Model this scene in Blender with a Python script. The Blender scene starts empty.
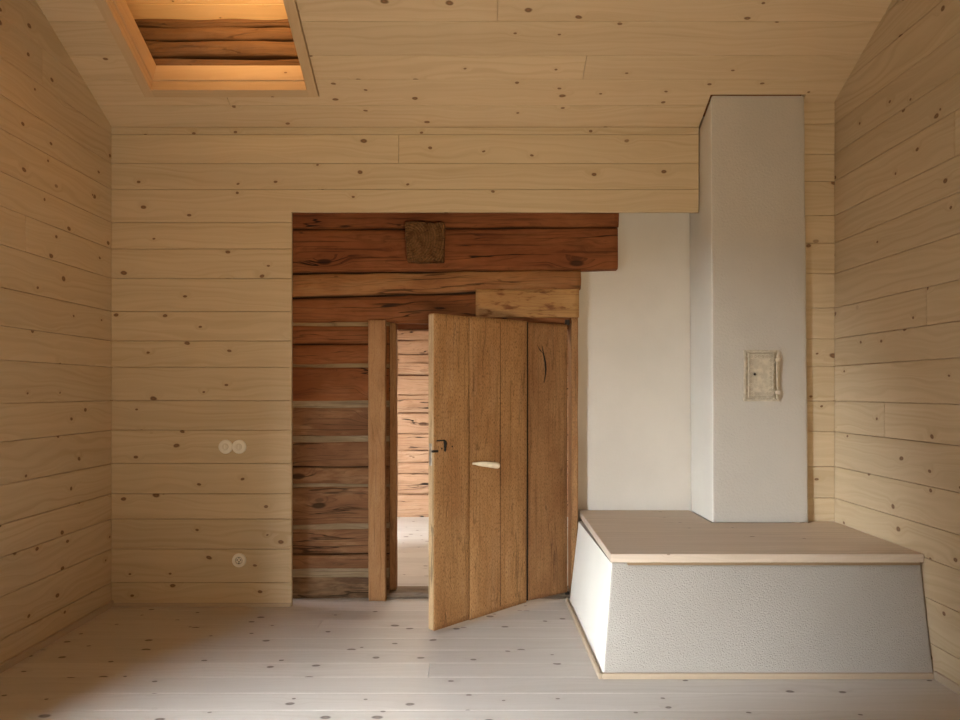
import bpy, bmesh, math, random
from mathutils import Vector, Matrix, noise as mnoise

random.seed(11)
scn = bpy.context.scene
col = scn.collection
H = 1.197            # eye height above the floor, metres
F = 800.0            # focal length in pixels of the 960 px frame
CX, CY = 476.0, 391.0

def wx(px, Y): return (px - CX) * Y / F
def wz(py, Y): return H - (py - CY) * Y / F

# ------------------------------------------------------------------ room dims
YP = 4.444           # face of the back panelling
XL, XR = -2.026, 1.915
YS = 4.270           # face of the narrow panelled strip beside the chimney
YC = 4.230           # chimney front
YL = 4.615           # log wall face
YW = 4.675           # plaster wall face
YR = -1.30           # rear wall
T = 0.429            # ceiling pitch
TH = math.atan(T); CT, ST = math.cos(TH), math.sin(TH)
ZC = 2.668           # ceiling height at YP
YRIDGE = 1.55
def ceil_z(Y): return ZC + T * (YP - Y)

# ------------------------------------------------------------------ node helpers
class NT:
    def __init__(s, name):
        s.m = bpy.data.materials.new(name); s.m.use_nodes = True
        s.t = s.m.node_tree; s.t.nodes.clear()
        s.out = s.n('ShaderNodeOutputMaterial'); s.b = s.n('ShaderNodeBsdfPrincipled')
        s.l(s.b.outputs[0], s.out.inputs[0])
    def n(s, k, **kw):
        nd = s.t.nodes.new(k)
        for a, v in kw.items(): setattr(nd, a, v)
        return nd
    def l(s, a, b): s.t.links.new(a, b)
    def put(s, v, sock):
        if v is None: return
        if hasattr(v, 'links') or isinstance(v, bpy.types.NodeSocket): s.l(v, sock)
        else: sock.default_value = v
    def math(s, op, a, b=None, c=None, clamp=False):
        nd = s.n('ShaderNodeMath', operation=op); nd.use_clamp = clamp
        s.put(a, nd.inputs[0]); s.put(b, nd.inputs[1]); s.put(c, nd.inputs[2])
        return nd.outputs[0]
    def vmath(s, op, a, b=None):
        nd = s.n('ShaderNodeVectorMath', operation=op)
        s.put(a, nd.inputs[0]); s.put(b, nd.inputs[1])
        return nd.outputs[0]
    def noise(s, vec, scale=1.0, detail=3.0, rough=0.55, dist=0.0, dim='3D'):
        nd = s.n('ShaderNodeTexNoise', noise_dimensions=dim)
        s.put(vec, nd.inputs['Vector']); nd.inputs['Scale'].default_value = scale
        nd.inputs['Detail'].default_value = detail; nd.inputs['Roughness'].default_value = rough
        nd.inputs['Distortion'].default_value = dist
        return nd.outputs[0]
    def voro(s, vec, scale=1.0, dim='2D'):
        nd = s.n('ShaderNodeTexVoronoi', voronoi_dimensions=dim)
        s.put(vec, nd.inputs['Vector']); nd.inputs['Scale'].default_value = scale
        return nd.outputs['Distance'], nd.outputs['Color']
    def ramp(s, v, a, b, lo=0.0, hi=1.0, smooth=True):
        nd = s.n('ShaderNodeMapRange'); nd.interpolation_type = 'SMOOTHSTEP' if smooth else 'LINEAR'
        nd.clamp = True
        s.put(v, nd.inputs[0]); s.put(a, nd.inputs[1]); s.put(b, nd.inputs[2])
        s.put(lo, nd.inputs[3]); s.put(hi, nd.inputs[4])
        return nd.outputs[0]
    def mix(s, f, a, b, mode='MIX'):
        nd = s.n('ShaderNodeMix', data_type='RGBA', blend_type=mode)
        s.put(f, nd.inputs[0])
        for v, i in ((a, 6), (b, 7)):
            if isinstance(v, (tuple, list)): v = tuple(v) + (1.0,) if len(v) == 3 else tuple(v)
            s.put(v, nd.inputs[i])
        return nd.outputs[2]
    def sep(s, v):
        nd = s.n('ShaderNodeSeparateXYZ'); s.put(v, nd.inputs[0]); return nd.outputs
    def comb(s, x=0.0, y=0.0, z=0.0):
        nd = s.n('ShaderNodeCombineXYZ'); s.put(x, nd.inputs[0]); s.put(y, nd.inputs[1]); s.put(z, nd.inputs[2])
        return nd.outputs[0]
    def bump(s, h, strength=0.3, dist=0.01):
        nd = s.n('ShaderNodeBump'); nd.inputs['Strength'].default_value = strength
        nd.inputs['Distance'].default_value = dist
        s.put(h, nd.inputs['Height']); s.l(nd.outputs[0], s.b.inputs['Normal'])
    def grain_coords(s):
        uv = s.n('ShaderNodeUVMap'); uv.uv_map = 'UVMap'
        at = s.n('ShaderNodeAttribute'); at.attribute_name = 'seed'
        sd = at.outputs['Fac']
        off = s.comb(s.math('MULTIPLY', sd, 23.71), s.math('MULTIPLY', sd, 61.37), s.math('MULTIPLY', sd, 9.1))
        return s.vmath('ADD', uv.outputs[0], off), sd
    def finish(s, c, rough=0.6, spec=0.3):
        if isinstance(c, tuple): c = c + (1.0,) if len(c) == 3 else c
        s.put(c, s.b.inputs['Base Color']); s.put(rough, s.b.inputs['Roughness'])
        s.b.inputs['Specular IOR Level'].default_value = spec
        return s.m

def pine(name, light, dark, knotc, density=0.42, kr=(0.035, 0.085), tone=0.055, grain=0.55, rough=0.6, spec=0.25, kscale=(4.0, 6.2), wash=0.0):
    s = NT(name); P, sd = s.grain_coords()
    warp = s.noise(s.vmath('MULTIPLY', P, (1.3, 5.0, 1.0)), 1.0, 2.0)
    wob = s.noise(P, 14.0, 1.0)
    kv = s.vmath('ADD', s.vmath('MULTIPLY', P, (kscale[0], kscale[1], 0.0)), s.comb(s.math('MULTIPLY', wob, 0.10), s.math('MULTIPLY', wob, -0.10)))
    d, c = s.voro(kv); cs = s.sep(c)
    sel = s.ramp(cs[0], density, density - 0.02)
    rad = s.ramp(s.math('POWER', cs[1], 1.6), 0.0, 1.0, kr[0], kr[1], False)
    core = s.math('MULTIPLY', s.ramp(d, rad, s.math('MULTIPLY', rad, 0.55)), sel)
    halo = s.math('MULTIPLY', s.ramp(d, s.math('MULTIPLY', rad, 4.0), rad), sel)
    p = s.sep(P)
    v2 = s.math('ADD', s.math('MULTIPLY', p[1], 46.0), s.math('MULTIPLY', warp, 9.0))
    v2 = s.math('ADD', v2, s.math('MULTIPLY', halo, 1.2))
    g1 = s.noise(s.comb(s.math('MULTIPLY', p[0], 0.9), v2, 0.0), 1.0, 2.0, 0.6)
    rings = s.math('SINE', s.math('MULTIPLY', v2, 3.1))
    fine = s.noise(s.comb(s.math('MULTIPLY', p[0], 5.0), s.math('MULTIPLY', p[1], 420.0), 0.0), 1.0, 2.0)
    broad = s.noise(s.vmath('MULTIPLY', P, (0.6, 9.0, 1.0)), 1.0, 2.0)
    g = s.math('ADD', s.math('MULTIPLY', s.ramp(g1, 0.38, 0.72), 0.5), s.math('MULTIPLY', s.ramp(rings, 0.2, 1.0), 0.22))
    g = s.math('ADD', g, s.math('MULTIPLY', s.ramp(broad, 0.42, 0.75), 0.30))
    g = s.math('MULTIPLY', s.math('ADD', g, s.math('MULTIPLY', s.ramp(fine, 0.5, 0.75), 0.15)), grain, clamp=True)
    c1 = s.mix(g, light, dark)
    wn = s.n('ShaderNodeTexWhiteNoise', noise_dimensions='1D'); s.l(s.math('MULTIPLY', sd, 77.7), wn.inputs['W'])
    val = s.ramp(wn.outputs['Value'], 0.0, 1.0, 1.0 - tone, 1.0 + tone * 0.6, False)
    hsv = s.n('ShaderNodeHueSaturation'); s.l(c1, hsv.inputs['Color']); s.l(val, hsv.inputs['Value'])
    c2 = s.mix(s.math('MULTIPLY', halo, 0.22), hsv.outputs[0], dark)
    kk = s.mix(s.ramp(d, s.math('MULTIPLY', rad, 0.5), 0.0), knotc, tuple(x * 1.9 for x in knotc))
    c3 = s.mix(s.math('MULTIPLY', core, 0.86), c2, kk)
    s.bump(s.math('ADD', s.math('MULTIPLY', g, -0.3), s.math('MULTIPLY', core, -0.4)), 0.12, 0.002)
    return s.finish(c3, rough, spec)

def oldwood(name, a, b, dark, light=None, crack=0.5, streak=0.42, pores=0.0, knots=0.25, bump=0.6, rough=0.75, lightamt=0.4, patch=(3.0, 11.0)):
    """weathered timber: streaks, drying cracks, blotches, dark knots"""
    s = NT(name); P, sd = s.grain_coords(); p = s.sep(P)
    warp = s.noise(s.vmath('MULTIPLY', P, (1.6, 7.0, 1.0)), 1.0, 3.0)
    d, c = s.voro(s.vmath('MULTIPLY', P, (2.1, 5.0, 0.0))); cs = s.sep(c)
    sel = s.ramp(cs[0], knots, knots - 0.02)
    halo = s.math('MULTIPLY', s.ramp(d, 0.38, 0.05), sel)
    core = s.math('MULTIPLY', s.ramp(d, 0.11, 0.06), sel)
    v2 = s.math('ADD', s.math('ADD', s.math('MULTIPLY', p[1], 60.0), s.math('MULTIPLY', warp, 12.0)), s.math('MULTIPLY', halo, 3.0))
    st = s.noise(s.comb(s.math('MULTIPLY', p[0], 1.8), v2, 0.0), 1.0, 4.0, 0.65)
    fine = s.noise(s.comb(s.math('MULTIPLY', p[0], 9.0), s.math('MULTIPLY', v2, 5.0), 0.0), 1.0, 3.0, 0.6)
    blot = s.noise(s.vmath('MULTIPLY', P, (2.2, 5.0, 1.0)), 1.0, 4.0, 0.6)
    ck = s.noise(s.comb(s.math('MULTIPLY', p[0], 1.1), s.math('ADD', s.math('MULTIPLY', p[1], 13.0), s.math('MULTIPLY', halo, 0.4)), 3.3), 1.0, 3.0, 0.5)
    ckm = s.ramp(s.math('ABSOLUTE', s.math('SUBTRACT', ck, 0.5)), 0.016, 0.004)
    ckm = s.math('MULTIPLY', ckm, s.ramp(s.noise(s.vmath('MULTIPLY', P, (1.7, 9.0, 1.0)), 1.3, 2.0), 0.45, 0.57))
    hair = s.noise(s.comb(s.math('MULTIPLY', p[0], 1.6), s.math('ADD', s.math('MULTIPLY', p[1], 95.0), s.math('MULTIPLY', halo, 5.0)), 7.7), 1.0, 2.0, 0.5)
    c1 = s.mix(s.ramp(blot, 0.33, 0.68), a, b)
    if light is not None:
        pt = s.noise(s.vmath('MULTIPLY', P, (patch[0], patch[1], 1.0)), 1.0, 5.0, 0.6)
        c1 = s.mix(s.math('MULTIPLY', s.ramp(pt, 0.50, 0.66), lightamt), c1, light)
    sk = s.math('MULTIPLY', s.ramp(st, 0.47, 0.72), streak)
    c2 = s.mix(sk, c1, dark)
    c2 = s.mix(s.math('MULTIPLY', s.ramp(fine, 0.52, 0.75), 0.35), c2, dark)
    c2 = s.mix(s.math('MULTIPLY', s.ramp(hair, 0.57, 0.67), 0.95 * streak), c2, tuple(x * 0.7 for x in dark))
    if pores:
        po = s.noise(s.comb(s.math('MULTIPLY', p[0], 70.0), s.math('MULTIPLY', p[1], 330.0), 0.0), 1.0, 2.0, 0.6)
        c2 = s.mix(s.math('MULTIPLY', s.ramp(po, 0.50, 0.64), pores), c2, dark)
    c2 = s.mix(s.math('MULTIPLY', core, 0.8), c2, tuple(x * 0.55 for x in dark))
    c3 = s.mix(s.math('MULTIPLY', ckm, crack), c2, (0.006, 0.004, 0.003))
    hh = s.math('SUBTRACT', s.math('MULTIPLY', st, -0.5), s.math('MULTIPLY', ckm, 1.2))
    hh = s.math('SUBTRACT', hh, s.math('MULTIPLY', fine, 0.25))
    s.bump(hh, bump, 0.006)
    return s.finish(c3, rough, 0.18)

def endgrain(name, a, b):
    s = NT(name)
    tc = s.n('ShaderNodeTexCoord'); P = s.vmath('SUBTRACT', tc.outputs['Object'], (0.02, 0.0, 0.13))
    q = s.sep(P)
    r = s.math('SQRT', s.math('ADD', s.math('MULTIPLY', q[0], q[0]), s.math('MULTIPLY', q[2], q[2])))
    n = s.noise(tc.outputs['Object'], 22.0, 4.0)
    rg = s.math('SINE', s.math('ADD', s.math('MULTIPLY', r, 420.0), s.math('MULTIPLY', n, 7.0)))
    ang = s.math('ARCTAN2', q[2], q[0])
    ra = s.noise(s.comb(s.math('MULTIPLY', ang, 7.0), s.math('MULTIPLY', r, 2.0), 1.0), 1.0, 2.0)
    pit = s.noise(tc.outputs['Object'], 120.0, 3.0)
    c = s.mix(s.ramp(n, 0.35, 0.65), a, b)
    c = s.mix(s.math('MULTIPLY', s.ramp(rg, 0.1, 1.0), 0.35), c, tuple(x * 0.4 for x in a))
    c = s.mix(s.math('MULTIPLY', s.ramp(pit, 0.5, 0.7), 0.55), c, tuple(x * 0.35 for x in a))
    c = s.mix(s.ramp(s.math('ABSOLUTE', s.math('SUBTRACT', ra, 0.5)), 0.012, 0.0, 0.0, 0.8), c, (0.01, 0.007, 0.005))
    s.bump(s.math('ADD', rg, s.math('MULTIPLY', pit, 2.0)), 0.5, 0.004)
    return s.finish(c, 0.85, 0.1)

def plaster(name, colr, bscale=55.0, bstr=0.35, dist=0.004, mott=0.05):
    s = NT(name)
    tc = s.n('ShaderNodeTexCoord'); P = tc.outputs['Object']
    n1 = s.noise(P, bscale, 4.0, 0.6); n2 = s.noise(P, 3.2, 3.0, 0.5)
    c = s.mix(s.ramp(n2, 0.3, 0.7), tuple(x * (1 - mott) for x in colr), tuple(min(1, x * (1 + mott)) for x in colr))
    s.bump(s.math('ADD', s.math('MULTIPLY', n1, 1.0), s.math('MULTIPLY', n2, 1.5)), bstr, dist)
    return s.finish(c, 0.9, 0.12)

def simple(name, colr, rough=0.5, metal=0.0, var=0.0, scale=30.0, bump=0.0):
    s = NT(name)
    tc = s.n('ShaderNodeTexCoord')
    n = s.noise(tc.outputs['Object'], scale, 3.0)
    c = s.mix(s.ramp(n, 0.35, 0.7), tuple(x * (1 - var) for x in colr), tuple(colr)) 
    s.b.inputs['Metallic'].default_value = metal
    if bump: s.bump(n, bump, 0.002)
    return s.finish(c, rough, 0.35)

M = {}
M['pine_wall'] = pine('pale_spruce_panelling', (0.60, 0.475, 0.315), (0.47, 0.35, 0.205), (0.12, 0.050, 0.018), density=0.56, kr=(0.042, 0.095), grain=0.85)
M['pine_ceiling'] = pine('pale_spruce_ceiling', (0.68, 0.53, 0.35), (0.56, 0.41, 0.245), (0.14, 0.06, 0.022), density=0.48, kr=(0.042, 0.095), grain=0.8)
M['pine_floor'] = pine('bleached_spruce_floor', (0.58, 0.55, 0.515), (0.45, 0.41, 0.37), (0.10, 0.075, 0.06), density=0.50, kr=(0.05, 0.135), tone=0.08, grain=0.5, rough=0.5, kscale=(5.0, 6.5))
M['pine_bench'] = pine('bench_spruce', (0.66, 0.555, 0.445), (0.50, 0.405, 0.31), (0.15, 0.085, 0.045), density=0.24, tone=0.0, grain=0.9, rough=0.5)
M['pine_trim'] = pine('trim_spruce', (0.47, 0.375, 0.275), (0.37, 0.275, 0.185), (0.16, 0.08, 0.035), density=0.06, tone=0.05, grain=0.4)
M['pine_hatch'] = pine('hatch_spruce', (0.62, 0.45, 0.275), (0.50, 0.33, 0.175), (0.16, 0.075, 0.03), density=0.12, tone=0.05, grain=0.5)
M['loft_board'] = pine('loft_board', (0.80, 0.54, 0.26), (0.66, 0.41, 0.17), (0.2, 0.09, 0.03), density=0.3)
M['batten'] = pine('brown_batten', (0.30, 0.205, 0.115), (0.22, 0.14, 0.075), (0.1, 0.05, 0.02), density=0.0)
M['log_red'] = oldwood('red_brown_log', (0.19, 0.062, 0.019), (0.27, 0.10, 0.034), (0.045, 0.016, 0.007), light=(0.32, 0.15, 0.06), lightamt=0.30, crack=0.85, knots=0.16)
M['log_dark'] = oldwood('dark_brown_log', (0.185, 0.057, 0.019), (0.265, 0.092, 0.031), (0.045, 0.015, 0.006), light=(0.34, 0.14, 0.05), lightamt=0.25, crack=0.9, streak=0.5, knots=0.12)
M['log_tan'] = oldwood('tan_log', (0.28, 0.120, 0.044), (0.38, 0.185, 0.072), (0.075, 0.030, 0.012), light=(0.38, 0.22, 0.10), lightamt=0.35, crack=0.6, knots=0.14)
M['log_grey'] = oldwood('grey_brown_log', (0.17, 0.078, 0.036), (0.25, 0.13, 0.064), (0.045, 0.02, 0.010), light=(0.38, 0.23, 0.125), lightamt=0.55, crack=0.7, knots=0.34)
M['log_base'] = oldwood('sooty_base_log', (0.11, 0.062, 0.034), (0.22, 0.135, 0.075), (0.035, 0.02, 0.012), light=(0.36, 0.24, 0.14), lightamt=0.5, crack=0.7, knots=0.1)
M['lintel_mottled'] = oldwood('mottled_lintel', (0.38, 0.20, 0.075), (0.45, 0.26, 0.105), (0.12, 0.040, 0.014), light=(0.15, 0.052, 0.018), lightamt=0.9, crack=0.3, streak=0.25, knots=0.05, patch=(8.0, 30.0))
M['post_wood'] = oldwood('frame_post_wood', (0.34, 0.175, 0.077), (0.41, 0.23, 0.105), (0.15, 0.066, 0.028), light=(0.47, 0.29, 0.15), lightamt=0.3, crack=0.2, streak=0.4, pores=0.3, knots=0.06)
M['door_wood'] = oldwood('door_board_wood', (0.35, 0.175, 0.067), (0.44, 0.24, 0.097), (0.12, 0.055, 0.022), light=(0.52, 0.32, 0.16), lightamt=0.25, crack=0.3, streak=0.24, pores=0.75, knots=0.07, bump=0.4)
M['door_dark'] = oldwood('door_hinge_board_wood', (0.29, 0.145, 0.06), (0.38, 0.205, 0.088), (0.09, 0.04, 0.016), light=(0.44, 0.26, 0.125), lightamt=0.25, crack=0.3, streak=0.24, pores=0.6, knots=0.10, bump=0.4)
M['door_edge'] = oldwood('door_edge_wood', (0.42, 0.28, 0.15), (0.50, 0.35, 0.20), (0.20, 0.11, 0.05), crack=0.5, streak=0.4, pores=0.3, knots=0.0)
M['sill_wood'] = oldwood('grey_threshold_wood', (0.22, 0.17, 0.125), (0.30, 0.245, 0.19), (0.07, 0.05, 0.035), crack=0.8, streak=0.6, knots=0.05)
M['chink'] = oldwood('chinking_moss', (0.24, 0.175, 0.105), (0.36, 0.285, 0.19), (0.08, 0.045, 0.022), crack=0.2, streak=0.4, knots=0.0)
M['chink_moss'] = oldwood('tan_moss_chinking', (0.22, 0.14, 0.065), (0.34, 0.235, 0.125), (0.07, 0.04, 0.018), crack=0.2, streak=0.5, knots=0.0)
M['chink_dark'] = oldwood('dark_seam', (0.035, 0.016, 0.008), (0.06, 0.03, 0.014), (0.012, 0.006, 0.003), knots=0.0)
M['hall_log'] = oldwood('hall_timber', (0.41, 0.235, 0.137), (0.49, 0.30, 0.185), (0.15, 0.065, 0.03), light=(0.54, 0.37, 0.24), lightamt=0.4, crack=0.95, streak=0.35, knots=0.22)
M['loft_log'] = oldwood('loft_timber', (0.12, 0.058, 0.022), (0.16, 0.08, 0.032), (0.045, 0.018, 0.006), light=(0.20, 0.11, 0.045), lightamt=0.3, crack=0.35, streak=0.4, knots=0.08)
M['beam_end'] = endgrain('beam_end_grain', (0.125, 0.058, 0.022), (0.20, 0.10, 0.04))
M['plaster'] = plaster('white_lime_plaster', (0.65, 0.605, 0.54), 70.0, 0.4, 0.003, 0.03)
M['plaster_chimney'] = plaster('chimney_lime_plaster', (0.505, 0.465, 0.41), 90.0, 0.7, 0.004, 0.03)
M['plaster_rough'] = plaster('rough_white_plaster', (0.425, 0.395, 0.355), 170.0, 1.0, 0.006, 0.02)
M['iron_cream'] = simple('cream_painted_iron', (0.60, 0.525, 0.40), 0.4, 0.0, 0.22, 40.0, 0.3)
M['iron_rim'] = simple('worn_cream_rim', (0.53, 0.46, 0.35), 0.4, 0.0, 0.3, 60.0, 0.3)
M['iron_dark'] = simple('dark_iron', (0.03, 0.024, 0.02), 0.5, 0.6, 0.4)
M['steel_old'] = simple('old_pale_steel', (0.62, 0.58, 0.50), 0.35, 0.8, 0.3)
M['porcelain'] = simple('off_white_switch', (0.88, 0.84, 0.75), 0.30, 0.0, 0.03)
M['porcelain_in'] = simple('off_white_insert', (0.76, 0.71, 0.61), 0.35, 0.0, 0.03)
M['crack'] = simple('crack_brown', (0.05, 0.024, 0.010), 0.9)
M['black'] = simple('black_hole_shade', (0.01, 0.008, 0.006), 0.8)
M['handle_wood'] = simple('whittled_pale_wood', (0.86, 0.74, 0.55), 0.5, 0.0, 0.15, 40.0, 0.2)
M['ground'] = simple('outside_meadow', (0.25, 0.25, 0.2), 0.9, 0.0, 0.4, 2.0)

# ------------------------------------------------------------------ object helpers
def tag(o, label=None, cat=None, group=None, kind=None):
    if label: o['label'] = label
    if cat: o['category'] = cat
    if group: o['group'] = group
    if kind: o['kind'] = kind
    return o
def link(name, me, mat, parent=None, loc=None):
    o = bpy.data.objects.new(name, me); col.objects.link(o)
    if mat is not None: me.materials.append(mat)
    if loc is not None: o.location = loc
    if parent is not None: o.parent = parent
    return o
def empty(name, loc=(0, 0, 0), rz=0.0):
    o = bpy.data.objects.new(name, None); col.objects.link(o); o.location = loc; o.rotation_euler = (0, 0, rz)
    o.empty_display_size = 0.1
    return o
def bm_obj(name, bm, mat, parent=None, smooth=False, loc=None):
    bmesh.ops.recalc_face_normals(bm, faces=bm.faces[:])
    me = bpy.data.meshes.new(name)
    if smooth:
        for f in bm.faces: f.smooth = True
    bm.to_mesh(me); bm.free()
    return link(name, me, mat, parent, loc)

def box_bm(bm, x0, x1, y0, y1, z0, z1, bev=0.0, seg=1):
    r = bmesh.ops.create_cube(bm, size=1.0)
    vs = r['verts']
    for v in vs:
        v.co = Vector(((x0 + x1) / 2 + v.co.x * (x1 - x0), (y0 + y1) / 2 + v.co.y * (y1 - y0), (z0 + z1) / 2 + v.co.z * (z1 - z0)))
    if bev:
        es = list({e for v in vs for e in v.link_edges})
        bmesh.ops.bevel(bm, geom=es, offset=bev, segments=seg, affect='EDGES', profile=0.6)
def set_uv(bm, U, V, N, seed):
    uvl = bm.loops.layers.uv.get('UVMap') or bm.loops.layers.uv.new('UVMap')
    sl = bm.faces.layers.float.get('seed') or bm.faces.layers.float.new('seed')
    U, V, N = Vector(U), Vector(V), Vector(N)
    for f in bm.faces:
        f[sl] = seed
        for lp in f.loops:
            p = lp.vert.co; lp[uvl].uv = (p.dot(U), p.dot(V) + p.dot(N))
def wood_box(name, b, mat, parent=None, bev=0.002, axis='X', seed=None, loc=None, clip=None):
    bm = bmesh.new(); box_bm(bm, *b, bev=bev)
    if clip: bmesh.ops.bisect_plane(bm, geom=bm.verts[:] + bm.edges[:] + bm.faces[:], plane_co=clip[0], plane_no=clip[1], clear_outer=True)
    X, Y, Z = (1, 0, 0), (0, 1, 0), (0, 0, 1)
    a = {'X': (X, Y, Z), 'Y': (Y, X, Z), 'Z': (Z, X, Y)}[axis]
    set_uv(bm, *a, random.random() if seed is None else seed)
    return bm_obj(name, bm, mat, parent, loc=loc)

def planks(name, origin, U, V, N, courses, u0, u1, mat, holes=(), thick=0.02, bev=0.0022, gap=0.0010, joints=None, back=0.02, clip=None, parent=None):
    """boards running along U, stacked along V, face towards N; holes = (u0,u1,v0,v1) rectangles left open"""
    O, U, V, N = Vector(origin), Vector(U), Vector(V), Vector(N)
    main = bmesh.new(); main.loops.layers.uv.new('UVMap'); main.faces.layers.float.new('seed')
    joints = joints or {}
    def region(ua, ub, va, vb, depth0, depth1, bevel, seed):
        us = sorted({ua, ub} | {x for h in holes for x in h[:2] if ua < x < ub})
        vs = sorted({va, vb} | {x for h in holes for x in h[2:] if va < x < vb})
        bm = bmesh.new(); vm = {}
        def vert(i, j):
            if (i, j) not in vm: vm[(i, j)] = bm.verts.new((us[i], vs[j], depth1))
            return vm[(i, j)]
        for i in range(len(us) - 1):
            for j in range(len(vs) - 1):
                cu, cv = (us[i] + us[i + 1]) / 2, (vs[j] + vs[j + 1]) / 2
                if any(h[0] < cu < h[1] and h[2] < cv < h[3] for h in holes): continue
                bm.faces.new((vert(i, j), vert(i + 1, j), vert(i + 1, j + 1), vert(i, j + 1)))
        if not bm.faces: bm.free(); return
        if len(bm.faces) > 1: bmesh.ops.dissolve_limit(bm, angle_limit=0.01, verts=bm.verts[:], edges=bm.edges[:])
        r = bmesh.ops.extrude_face_region(bm, geom=bm.faces[:])
        nv = [g for g in r['geom'] if isinstance(g, bmesh.types.BMVert)]
        for v in nv: v.co.z = depth0
        bmesh.ops.recalc_face_normals(bm, faces=bm.faces[:])
        if bevel:
            es = [e for e in bm.edges if all(abs(v.co.z - depth1) < 1e-6 for v in e.verts)]
            bmesh.ops.bevel(bm, geom=es, offset=bevel, segments=1, affect='EDGES')
        uvl = bm.loops.layers.uv.new('UVMap'); sl = bm.faces.layers.float.new('seed')
        for f in bm.faces:
            f[sl] = seed
            for lp in f.loops: lp[uvl].uv = (lp.vert.co.x, lp.vert.co.y + lp.vert.co.z)
        for v in bm.verts: v.co = O + U * v.co.x + V * v.co.y + N * v.co.z
        tm = bpy.data.meshes.new('t'); bm.to_mesh(tm); bm.free(); main.from_mesh(tm); bpy.data.meshes.remove(tm)
    for k in range(len(courses) - 1):
        cuts = [u0] + sorted(joints.get(k, [])) + [u1]
        for q in range(len(cuts) - 1):
            region(cuts[q] + (gap if q else 0), cuts[q + 1] - (gap if q < len(cuts) - 2 else 0), courses[k] + gap, courses[k + 1] - gap, -thick, 0.0, bev, random.random())
    if back: region(u0, u1, courses[0], courses[-1], -thick - back, -thick + 0.001, 0.0, 0.5)
    if clip:
        for co, no in clip:
            bmesh.ops.bisect_plane(main, geom=main.verts[:] + main.edges[:] + main.faces[:], plane_co=co, plane_no=no, clear_outer=True)
    return bm_obj(name, main, mat, parent)

def n1(t, s): return mnoise.noise(Vector((t, s * 17.3, s * 5.1)))

def hewn(name, mat, U, V, N, length, lo, hi, thick, parent=None, loc=(0, 0, 0), seed=None, wob=0.004, face=0.003, r=0.012, seg=None, bulge=0.0, freq=2.2, flat_end=True):
    """hand-hewn timber. lo(t), hi(t) = lower / upper edge over t in 0..1 (V axis), front face at 0 along N"""
    seed = random.random() if seed is None else seed
    U, V, N = Vector(U), Vector(V), Vector(N)
    seg = seg or max(8, int(length / 0.03))
    fl = (lambda t: lo) if not callable(lo) else lo
    fh = (lambda t: hi) if not callable(hi) else hi
    bm = bmesh.new(); rings = []; NF = 7
    uvl = bm.loops.layers.uv.new('UVMap'); sl = bm.faces.layers.float.new('seed')
    info = {}
    for i in range(seg + 1):
        t = i / seg; u = t * length
        a = fl(t) + wob * n1(u * freq * 2.0, seed + 1); b = fh(t) + wob * n1(u * freq * 2.0, seed + 2)
        prof = [(a, -thick), (a, -r)]
        for k in range(1, 3): 
            an = k / 3 * math.pi / 2; prof.append((a + r * (1 - math.cos(an)), -r + r * math.sin(an)))
        for k in range(NF + 1):
            w = k / NF; v = a + r + (b - a - 2 * r) * w
            nn = bulge * (1 - (2 * w - 1) ** 2) + face * mnoise.noise(Vector((u * freq, v * 9 + seed * 31, seed * 13)))
            prof.append((v, nn))
        for k in range(1, 3):
            an = k / 3 * math.pi / 2; prof.append((b - r + r * math.sin(an), -r + r * math.cos(an)))
        prof += [(b, -r), (b, -thick)]
        ring = []; acc = 0.0; prev = None
        for (v, n) in prof:
            if prev is not None: acc += math.hypot(v - prev[0], n - prev[1])
            prev = (v, n)
            vt = bm.verts.new(U * u + V * v + N * n); info[vt] = (u, acc); ring.append(vt)
        rings.append(ring)
    m = len(rings[0])
    for i in range(seg):
        for k in range(m):
            k2 = (k + 1) % m
            f = bm.faces.new((rings[i][k], rings[i + 1][k], rings[i + 1][k2], rings[i][k2]))
            f.smooth = True
    caps = [bm.faces.new(rings[0][::-1]), bm.faces.new(rings[-1])]
    for f in bm.faces:
        f[sl] = seed
        for lp in f.loops:
            lp[uvl].uv = info[lp.vert]
    for f in caps:
        for lp in f.loops:
            p = lp.vert.co; lp[uvl].uv = (p.dot(N) * 0.3 + 3.0, p.dot(V))
    bmesh.ops.recalc_face_normals(bm, faces=bm.faces[:])
    me = bpy.data.meshes.new(name); bm.to_mesh(me); bm.free()
    return link(name, me, mat, parent, loc)

def lathe(name, prof, mat, parent=None, loc=(0, 0, 0), axis='-Y', steps=40):
    """prof = (radius, height) pairs; revolved and pointed along axis"""
    bm = bmesh.new(); rings = []
    def place(x, y, h):
        return {'-Y': (x, -h, y), 'Z': (x, y, h), 'X': (h, x, y)}[axis]
    for (rr, h) in prof:
        if rr < 1e-6: rings.append([bm.verts.new(place(0, 0, h))])
        else: rings.append([bm.verts.new(place(rr * math.cos(2 * math.pi * k / steps), rr * math.sin(2 * math.pi * k / steps), h)) for k in range(steps)])
    for a, b in zip(rings, rings[1:]):
        for k in range(steps):
            k2 = (k + 1) % steps
            if len(a) == 1 and len(b) == 1: continue
            if len(a) == 1: bm.faces.new((a[0], b[k], b[k2]))
            elif len(b) == 1: bm.faces.new((a[k], b[0], a[k2]))
            else: bm.faces.new((a[k], b[k], b[k2], a[k2]))
    o = bm_obj(name, bm, mat, parent, smooth=True, loc=loc)
    for p in o.data.polygons: p.use_smooth = True
    m = o.modifiers.new('edge', 'EDGE_SPLIT'); m.split_angle = math.radians(40)
    return o

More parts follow.
